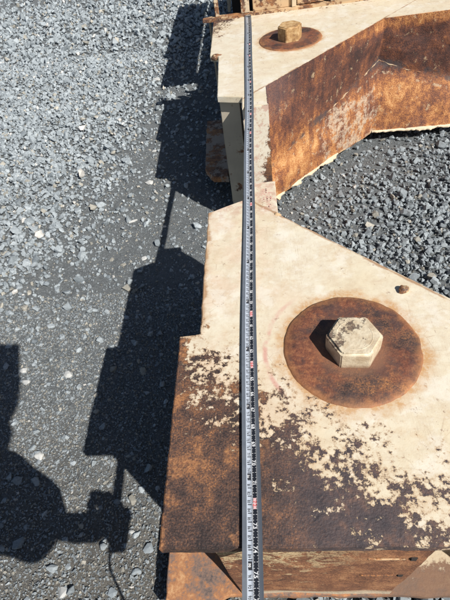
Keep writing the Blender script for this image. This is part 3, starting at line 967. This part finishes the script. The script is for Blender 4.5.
for i in range(9):
    xx = .31 + i * .115
    vbox('post', (xx, 2.030 + (i % 2) * .006, .055), (.020 + .010 * (i % 3), .018, .096), (M_rustpaint, M_rusty)[i % 2])
    if i % 3 != 0:
        vbox('front_plate', (xx + .058, 2.044, .030 + .01 * (i % 2)), (.078, .010, .046), (M_rusty, M_rustpaint)[i % 2])
plate('top_plate', [(-.125, 2.145), (.070, 2.145), (.070, 3.56), (-.150, 3.56), (-.150, 2.66), (-.165, 2.60), (-.125, 2.55)], .098, .104, M_far, back, seed=33, step=.05)
plate('top_plate', [(.084, 2.03), (XE, 2.03), (XE, 3.56), (.084, 3.56)], .098, .104, M_far, back, seed=34, step=.05)
loft('side_wall', [[(-.110, 3.54, .094), (-.110, 2.30, .094)], [(-.110, 3.54, -.06), (-.110, 2.30, -.06)]], .010, M_side, back, seed=35, step=.06)
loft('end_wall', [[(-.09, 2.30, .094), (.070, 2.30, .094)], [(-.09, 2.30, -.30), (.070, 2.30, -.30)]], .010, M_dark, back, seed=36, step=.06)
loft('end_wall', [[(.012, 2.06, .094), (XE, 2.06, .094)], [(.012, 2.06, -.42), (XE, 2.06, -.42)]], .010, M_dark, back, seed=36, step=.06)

back.location.y += .010

# ------------------------------------------------------------------ tape measure
def smooth(a, b, t):
    t = min(1, max(0, (t - a) / (b - a)))
    return t * t * (3 - 2 * t)
IN = .0254
Y0 = 2.0115
def tape_frame(s):
    """s = metres from the zero end -> centre point, and slope"""
    y = Y0 - s
    x = -.0205 - .0225 * s / 1.905 + .0018 * math.sin(s * 3.1) + .0007 * math.sin(s * 11)
    z = .0030 + .0010 * smooth(1.3, 1.85, s) + .0008 * math.sin(s * 5)
    y0 = .130
    if y < y0:                           # past the edge of the plate it dips to the case
        z -= .25 * (y0 - y) ** 1.6
    return Vector((x, y, z))
W2 = .0119
CUP = .0030
def tape_pt(s, u, lift=0.0):
    """u in -1..1 across the blade (+1 = the side away from the ground shadow)"""
    p = tape_frame(s)
    c = CUP * (u * u)
    return Vector((p.x + u * W2, p.y, p.z + c + lift - CUP * .5))
S_END = 1.995
tape = empty('tape_measure', (-.04, -.10, 0.0), 'steel tape measure with a silver and black printed blade stretched over both frames', 'tape measure')
g = G('tape_metric_side', 0.32, 0.0)
g.m.node_tree.nodes['Principled BSDF'].inputs['Coat Weight'].default_value = .8
M_tw = g.out(g.mix(g.noise(40, 4), (0.40, 0.46, 0.55), (0.52, 0.57, 0.64)), 0.32)
g = G('tape_inch_side', 0.4)
M_tk = g.out(g.mix(g.noise(60, 4), (0.010, 0.012, 0.018), (0.03, 0.034, 0.045)), 0.4)
g = G('tape_edge_grey', 0.35)
M_te = g.out(g.mix(g.noise(90, 4), (0.085, 0.10, 0.125), (0.15, 0.17, 0.20)), 0.35)
g = G('tape_edge_sky_tint', 0.4)
M_te2 = g.out(g.mix(g.noise(90, 4), (0.10, 0.12, 0.15), (0.16, 0.18, 0.21)), 0.4)  # sky reflection on the right edge strip, put into its grey-blue colour
us = [-1, -.8, -.55, -.3, -.02, .02, .18, .36, .52, .60, .8, 1]
def blade(u0, u1, mat, name, parent, extra=0.0):
    uu = [u for u in us if u0 <= u <= u1]
    n = 420
    V, F = [], []
    for i in range(n + 1):
        s = S_END * i / n
        for u in uu: V.append(tape_pt(s, u)[:])
    for i in range(n + 1):
        s = S_END * i / n
        for u in uu: V.append((tape_pt(s, u) - Vector((0, 0, .0004)))[:])
    k = len(uu)
    off = (n + 1) * k
    for i in range(n):
        for j in range(k - 1):
            a = i * k + j
            F.append((a, a + k, a + k + 1, a + 1))
            F.append((off + a, off + a + 1, off + a + k + 1, off + a + k))
        a, b = i * k, i * k + k - 1
        F.append((a, off + a, off + a + k, a + k))
        F.append((b, b + k, off + b + k, off + b))
    return np_mesh(name, np.array(V), np.array(F), mat, parent, smooth=False)
bl = blade(-1, 1, None, 'blade', tape)
for m_ in (M_te, M_tw, M_tk, M_te2): bl.data.materials.append(m_)
mi = []
kk = len(us)
for p in bl.data.polygons:
    c = p.center
    s = Y0 - c.y
    u = (c.x - tape_frame(s).x) / W2
    mi.append(0 if u < -.55 else 1 if u < -.02 + .02 else 2 if u < .60 else 3)
bl.data.polygons.foreach_set('material_index', mi)

# print: strokes as thin quads lying on the blade
def quads_on_blade(rects, lift=.00012):
    V, F = [], []
    for s0, s1, u0, u1 in rects:
        i = len(V)
        for s, u in ((s0, u0), (s1, u0), (s1, u1), (s0, u1)):
            V.append(tape_pt(s, u, lift)[:])
        F.append((i, i + 1, i + 2, i + 3))
    return np.array(V), np.array(F)
g = G('print_white', 0.5); M_pw = g.out((0.80, 0.82, 0.84), 0.5)
g = G('print_black', 0.5); M_pk = g.out((0.012, 0.014, 0.02), 0.5)
g = G('print_red', 0.5); M_pr = g.out((0.62, 0.10, 0.10), 0.5)
g = G('print_pink_box', 0.5); M_pp = g.out((0.80, 0.50, 0.50), 0.5)
tk = []
mmN = int(S_END * 1000)
for i in range(1, mmN):
    s = i / 1000
    if i % 10 == 0: tk.append((s - .0005, s + .0005, -.42, -.01))
    elif i % 5 == 0: tk.append((s - .00022, s + .00022, -.22, -.01))
    else: tk.append((s - .00016, s + .00016, -.13, -.01))
V, F = quads_on_blade(tk)
np_mesh('centimetre_ticks', V, F, M_pk, tape)['kind'] = 'stuff'
tk = []
for i in range(1, int(S_END / IN * 16)):
    s = i * IN / 16
    L = .55 if i % 16 == 0 else .22 if i % 8 == 0 else .16 if i % 4 == 0 else .11 if i % 2 == 0 else .075
    if i % 16 == 0:
        tk.append((s - .0003, s + .0003, .02, .17)); tk.append((s - .0003, s + .0003, .47, .60))
    else:
        tk.append((s - .00025, s + .00025, .02, .02 + L)); tk.append((s - .00025, s + .00025, .60 - L, .60))
V, F = quads_on_blade(tk)
np_mesh('inch_ticks', V, F, M_pw, tape)['kind'] = 'stuff'
# glyph meshes from the built-in font, placed with numpy
glyph = {}
for ch in '0123456789F':
    cu = bpy.data.curves.new('g' + ch, 'FONT')
    cu.body = ch
    cu.size = 1.0
    cu.resolution_u = 3
    cu.offset = 0.022
    ob = bpy.data.objects.new('g', cu)
    COL.objects.link(ob)
    bpy.context.view_layer.update()
    dg = bpy.context.evaluated_depsgraph_get()
    me = bpy.data.meshes.new_from_object(ob.evaluated_get(dg))
    bm = bmesh.new(); bm.from_mesh(me)
    bmesh.ops.triangulate(bm, faces=bm.faces)
    vv = np.array([v.co[:] for v in bm.verts]); ff = np.array([[v.index for v in f.verts] for f in bm.faces])
    bm.free()
    bpy.data.objects.remove(ob); bpy.data.curves.remove(cu); bpy.data.meshes.remove(me)
    vv[:, 0] -= vv[:, 0].min()
    glyph[ch] = (vv, ff, vv[:, 0].max())
def text_on(items, lift=.00022):
    """items: (text, s, ucentre, height, squeeze); text runs along the blade towards the viewer"""
    Vs, Fs, off = [], [], 0
    for txt, s, uc, hgt, sq in items:
        gap = .10
        tot = sum(glyph[c][2] for c in txt) + gap * (len(txt) - 1)
        cx = -tot / 2
        for c in txt:
            v, f, wd = glyph[c]
            P = []
            for q in v:
                ss = s + (cx + q[0]) * hgt * sq
                uu = uc + (.36 - q[1]) * hgt / W2 * -1
                P.append(tape_pt(ss, uu, lift)[:])
            cx += wd + gap
            Vs.append(np.array(P)); Fs.append(f + off); off += len(v)
    return np.concatenate(Vs), np.concatenate(Fs)
wh, rd, boxes = [], [], []
for i in range(1, 82):
    s = i * IN
    it = (str(i), s, .30, .0064, 1.0)
    if i % 12 == 0: rd.append(it); boxes.append((s - .0065, s + .0065, .14, .46))
    elif i % 16 == 0: rd.append(it); boxes.append((s - .0065, s + .0065, .14, .46))
    else: wh.append(it)
V, F = text_on(wh); np_mesh('inch_numerals', V, F, M_pw, tape)['kind'] = 'stuff'
V, F = quads_on_blade(boxes, .0002); np_mesh('foot_mark_boxes', V, F, M_pp, tape)['kind'] = 'stuff'
V, F = text_on(rd, .0003); np_mesh('foot_numerals', V, F, M_pr, tape)['kind'] = 'stuff'
cm, cw, bx = [], [], []
for i in range(1, int(S_END * 100)):
    s = i / 100
    if i % 10 == 0:
        cw.append((str(i), s - .0043, -.30, .0042, .7)); bx.append((s - .0083, s - .0006, -.44, -.06))
    else: cm.append((str(i % 100 if i > 100 else i), s - .0036, -.31, .0046, .75))
V, F = text_on(cm); np_mesh('centimetre_numerals', V, F, M_pk, tape)['kind'] = 'stuff'
V, F = quads_on_blade(bx, .0002); np_mesh('decimetre_boxes', V, F, M_pk, tape)['kind'] = 'stuff'
V, F = text_on(cw, .0003); np_mesh('decimetre_numerals', V, F, M_pw, tape)['kind'] = 'stuff'
M_met = plain('tape_hook_steel', (0.45, 0.47, 0.50), 0.35, 0.8)
bm = bmesh.new()
p = tape_frame(0)
box(bm, (p.x, p.y - .006, p.z + .0016), (.019, .016, .0012), bev=.0004)
box(bm, (p.x, p.y + .0022, p.z - .003), (.019, .0012, .010), bev=.0004)
obj('end_hook', bm, M_met, tape, 40)
# case, held in the left hand just below the picture
e = tape_frame(S_END)
M_case = plain('yellow_case', (0.75, 0.50, 0.05), 0.4)
M_rub = plain('black_rubber', (0.02, 0.02, 0.022), 0.7)
bm = bmesh.new()
box(bm, (e.x, e.y - .045, e.z + .012), (.036, .082, .074), bev=.012)
obj('case', bm, M_case, tape, 40)
bm = bmesh.new()
box(bm, (e.x, e.y - .045, e.z - .020), (.040, .088, .018), bev=.006)
obj('rubber_grip', bm, M_rub, tape, 40)
lp = [(e.x - .01, e.y - .085, e.z - .01), (e.x - .03, e.y - .10, e.z - .05), (e.x - .035, e.y - .112, e.z - .11), (e.x - .025, e.y - .125, e.z - .18), (e.x - .03, e.y - .13, e.z - .26)]
ribbon_tube('wrist_strap', lp, .0028, M_rub, tape)

# ------------------------------------------------------------------ the photographer, stooping behind the camera
M_skin = plain('skin', (0.50, 0.30, 0.21), 0.5, var=.06)
M_jack = plain('navy_work_jacket', (0.03, 0.04, 0.08), 0.85)
M_trou = plain('grey_work_trousers', (0.09, 0.09, 0.10), 0.9)
M_hair = plain('short_dark_hair', (0.03, 0.02, 0.015), 0.8)
M_boot = plain('brown_boots', (0.12, 0.07, 0.04), 0.7)
def skin(name, V, E, rad, mat, parent, levels=2, root=0):
    me = bpy.data.meshes.new(name)
    me.from_pydata(V, E, [])
    o = bpy.data.objects.new(name, me)
    COL.objects.link(o)
    o.modifiers.new('skin', 'SKIN')
    for i, s in enumerate(me.skin_vertices[0].data):
        r = rad[i]
        s.radius = (r, r) if not isinstance(r, tuple) else r
        s.use_root = (i == root)
    o.modifiers['skin'].use_smooth_shade = True
    sb = o.modifiers.new('sub', 'SUBSURF')
    sb.levels = sb.render_levels = levels
    bpy.context.view_layer.update()
    dg = bpy.context.evaluated_depsgraph_get()
    m2 = bpy.data.meshes.new_from_object(o.evaluated_get(dg))
    bpy.data.objects.remove(o); bpy.data.meshes.remove(me)
    m2.materials.clear(); m2.materials.append(mat)
    if name in ('jacket', 'trousers'):
        for v in m2.vertices:
            v.co += v.normal * (.022 * noise.noise(v.co * 9) + .010 * noise.noise(v.co * 24))
    return link(bpy.data.objects.new(name, m2), parent)
man = empty('person', (0, -.62, GZ), 'photographer stooping with the tape, seen only by the arm shadow at lower left', 'person')
HL = (e.x - .012, e.y - .060, e.z + .012)              # left hand round the tape case
HR = (.02, -.085, .56)                               # right hand behind the phone
hips, chest, neck = (0.0, -.78, .38), (-.01, -.50, .74), (.0, -.42, .86)
shL, shR = (-.205, -.42, .80), (.13, -.46, .80)
elL, elR = (-.245, -.165, .36), (.00, -.32, .60)
wrL, wrR = (HL[0] - .045, HL[1] - .045, HL[2] + .055), (.02, -.15, .56)
V = [hips, (0, -.66, .56), chest, neck, (.0, -.36, .94), (.0, -.33, 1.02),
     shL, elL, wrL, HL, shR, elR, wrR, HR,
     (-.10, -.78, .36), (-.14, -.60, -.03), (-.14, -.74, -.38), (-.14, -.62, -.425),
     (.10, -.78, .36), (.14, -.60, -.03), (.14, -.74, -.38), (.14, -.62, -.425), ]
E_ = [(0, 1), (1, 2), (2, 3), (3, 4), (4, 5), (2, 6), (6, 7), (7, 8), (8, 9), (2, 10), (10, 11), (11, 12), (12, 13),
      (0, 14), (14, 15), (15, 16), (16, 17), (0, 18), (18, 19), (19, 20), (20, 21)]
rad = [.12, .115, .125, .055, .085, .075, .055, .043, .028, .030, .055, .043, .028, .030,
       .085, .058, .04, .035, .085, .058, .04, .035]
body = skin('body', V, E_, rad, M_skin, man)
# clothes
jv = [(0, -.75, .42), (0, -.66, .56), chest, (0, -.44, .835), shL, elL, tuple(np.array(elL) * .04 + np.array(wrL) * .96),
      shR, elR, tuple(np.array(elR) * .12 + np.array(wrR) * .88)]
skin('jacket', jv, [(0, 1), (1, 2), (2, 3), (2, 4), (4, 5), (5, 6), (2, 7), (7, 8), (8, 9)],
     [.155, .15, .16, .085, .110, .104, .092, .095, .085, .06], M_jack, man)
skin('trousers', [(0, -.80, .38), (-.10, -.79, .33), (-.14, -.60, -.03), (-.14, -.735, -.36), (.10, -.79, .33), (.14, -.60, -.03), (.14, -.735, -.36)],
     [(0, 1), (1, 2), (2, 3), (0, 4), (4, 5), (5, 6)], [.14, .115, .078, .06, .115, .078, .06], M_trou, man)
for s_ in (-1, 1):
    skin('boot', [(s_ * .14, -.75, -.38), (s_ * .14, -.73, -.42), (s_ * .14, -.62, -.43), (s_ * .14, -.55, -.435)], [(0, 1), (1, 2), (2, 3)],
         [.058, .05, .045, .035], M_boot, man)
bm = bmesh.new()
bmesh.ops.create_uvsphere(bm, u_segments=24, v_segments=16, radius=1)
bmesh.ops.transform(bm, matrix=Matrix.Translation((0, -.375, 1.0)) @ Matrix.Rotation(-.5, 4, 'X') @ Matrix.Diagonal((.082, .100, .085, 1)), verts=bm.verts)
obj('hair', bm, M_hair, man, 60)
# faces: nose, ears, eyes
fc = Vector((0, -.285, .975))
bm = bmesh.new()
bmesh.ops.create_cone(bm, segments=10, radius1=.016, radius2=.006, depth=.035, matrix=Matrix.Translation(fc) @ Matrix.Rotation(R(120), 4, 'X'))
obj('nose', bm, M_skin, man, 60)
for s_ in (-1, 1):
    lump('ear', (s_ * .078, -.35, .97), (.012, .02, .032), M_skin, man, 3)
    lump('eye', (s_ * .032, -.288, .995), (.012, .010, .010), M_hair, man, 4)
# fingers: left curled round the case, right round the phone
def fingers(base, dirs, lens, curl, parent, r=.0085):
    for i, (b, d, L) in enumerate(zip(base, dirs, lens)):
        b, d = Vector(b), Vector(d).normalized()
        c = Vector(curl[i]).normalized()
        p1 = b + d * L * .45
        p2 = p1 + (d * .35 + c).normalized() * L * .32
        p3 = p2 + (c - d * .5).normalized() * L * .25
        skin('finger', [b[:], p1[:], p2[:], p3[:]], [(0, 1), (1, 2), (2, 3)], [r * 1.1, r, r * .92, r * .75], M_skin, parent, 2)
hl = Vector(HL)
fingers([hl + Vector((-.012, .030 - .021 * k, .020)) for k in range(4)], [(.2, 0, 1)] * 4, [.07, .078, .074, .06], [(1, 0, -.05)] * 4, man)
fingers([hl + Vector((-.010, .020, -.020))], [(.1, 1, .1)], [.06], [(1, .3, 0)], man, .0105)
hr = Vector(HR)
fingers([hr + Vector((.018, .012 - .004 * k, .010 + .016 * k)) for k in range(4)], [(.1, .9, .55)] * 4, [.055, .06, .056, .05], [(-1, .0, .1)] * 4, man)
fingers([hr + Vector((-.018, .0, .0))], [(-.8, .5, .3)], [.055], [(-.3, .6, .6)], man, .0105)
# phone, its lens at the camera
ph = bpy.data.meshes.new('phone')
bm = bmesh.new()
box(bm, (0, 0, 0), (.0735, .150, .008), bev=.0035)
bmesh.ops.recalc_face_normals(bm, faces=bm.faces)
bm.to_mesh(ph); bm.free()
ph.materials.append(plain('black_phone', (.015, .015, .018), .25))
po = bpy.data.objects.new('phone', ph)
COL.objects.link(po)
rot = Matrix((right, -down, -fwd)).transposed()
cpos = Vector((0, 0, CAM_H)) - fwd * .010 - right * .006 + down * .018
po.matrix_world = Matrix.Translation(cpos) @ rot.to_4x4()
tag(po, 'black phone held over the frame by the photographer, outside the picture', 'phone')
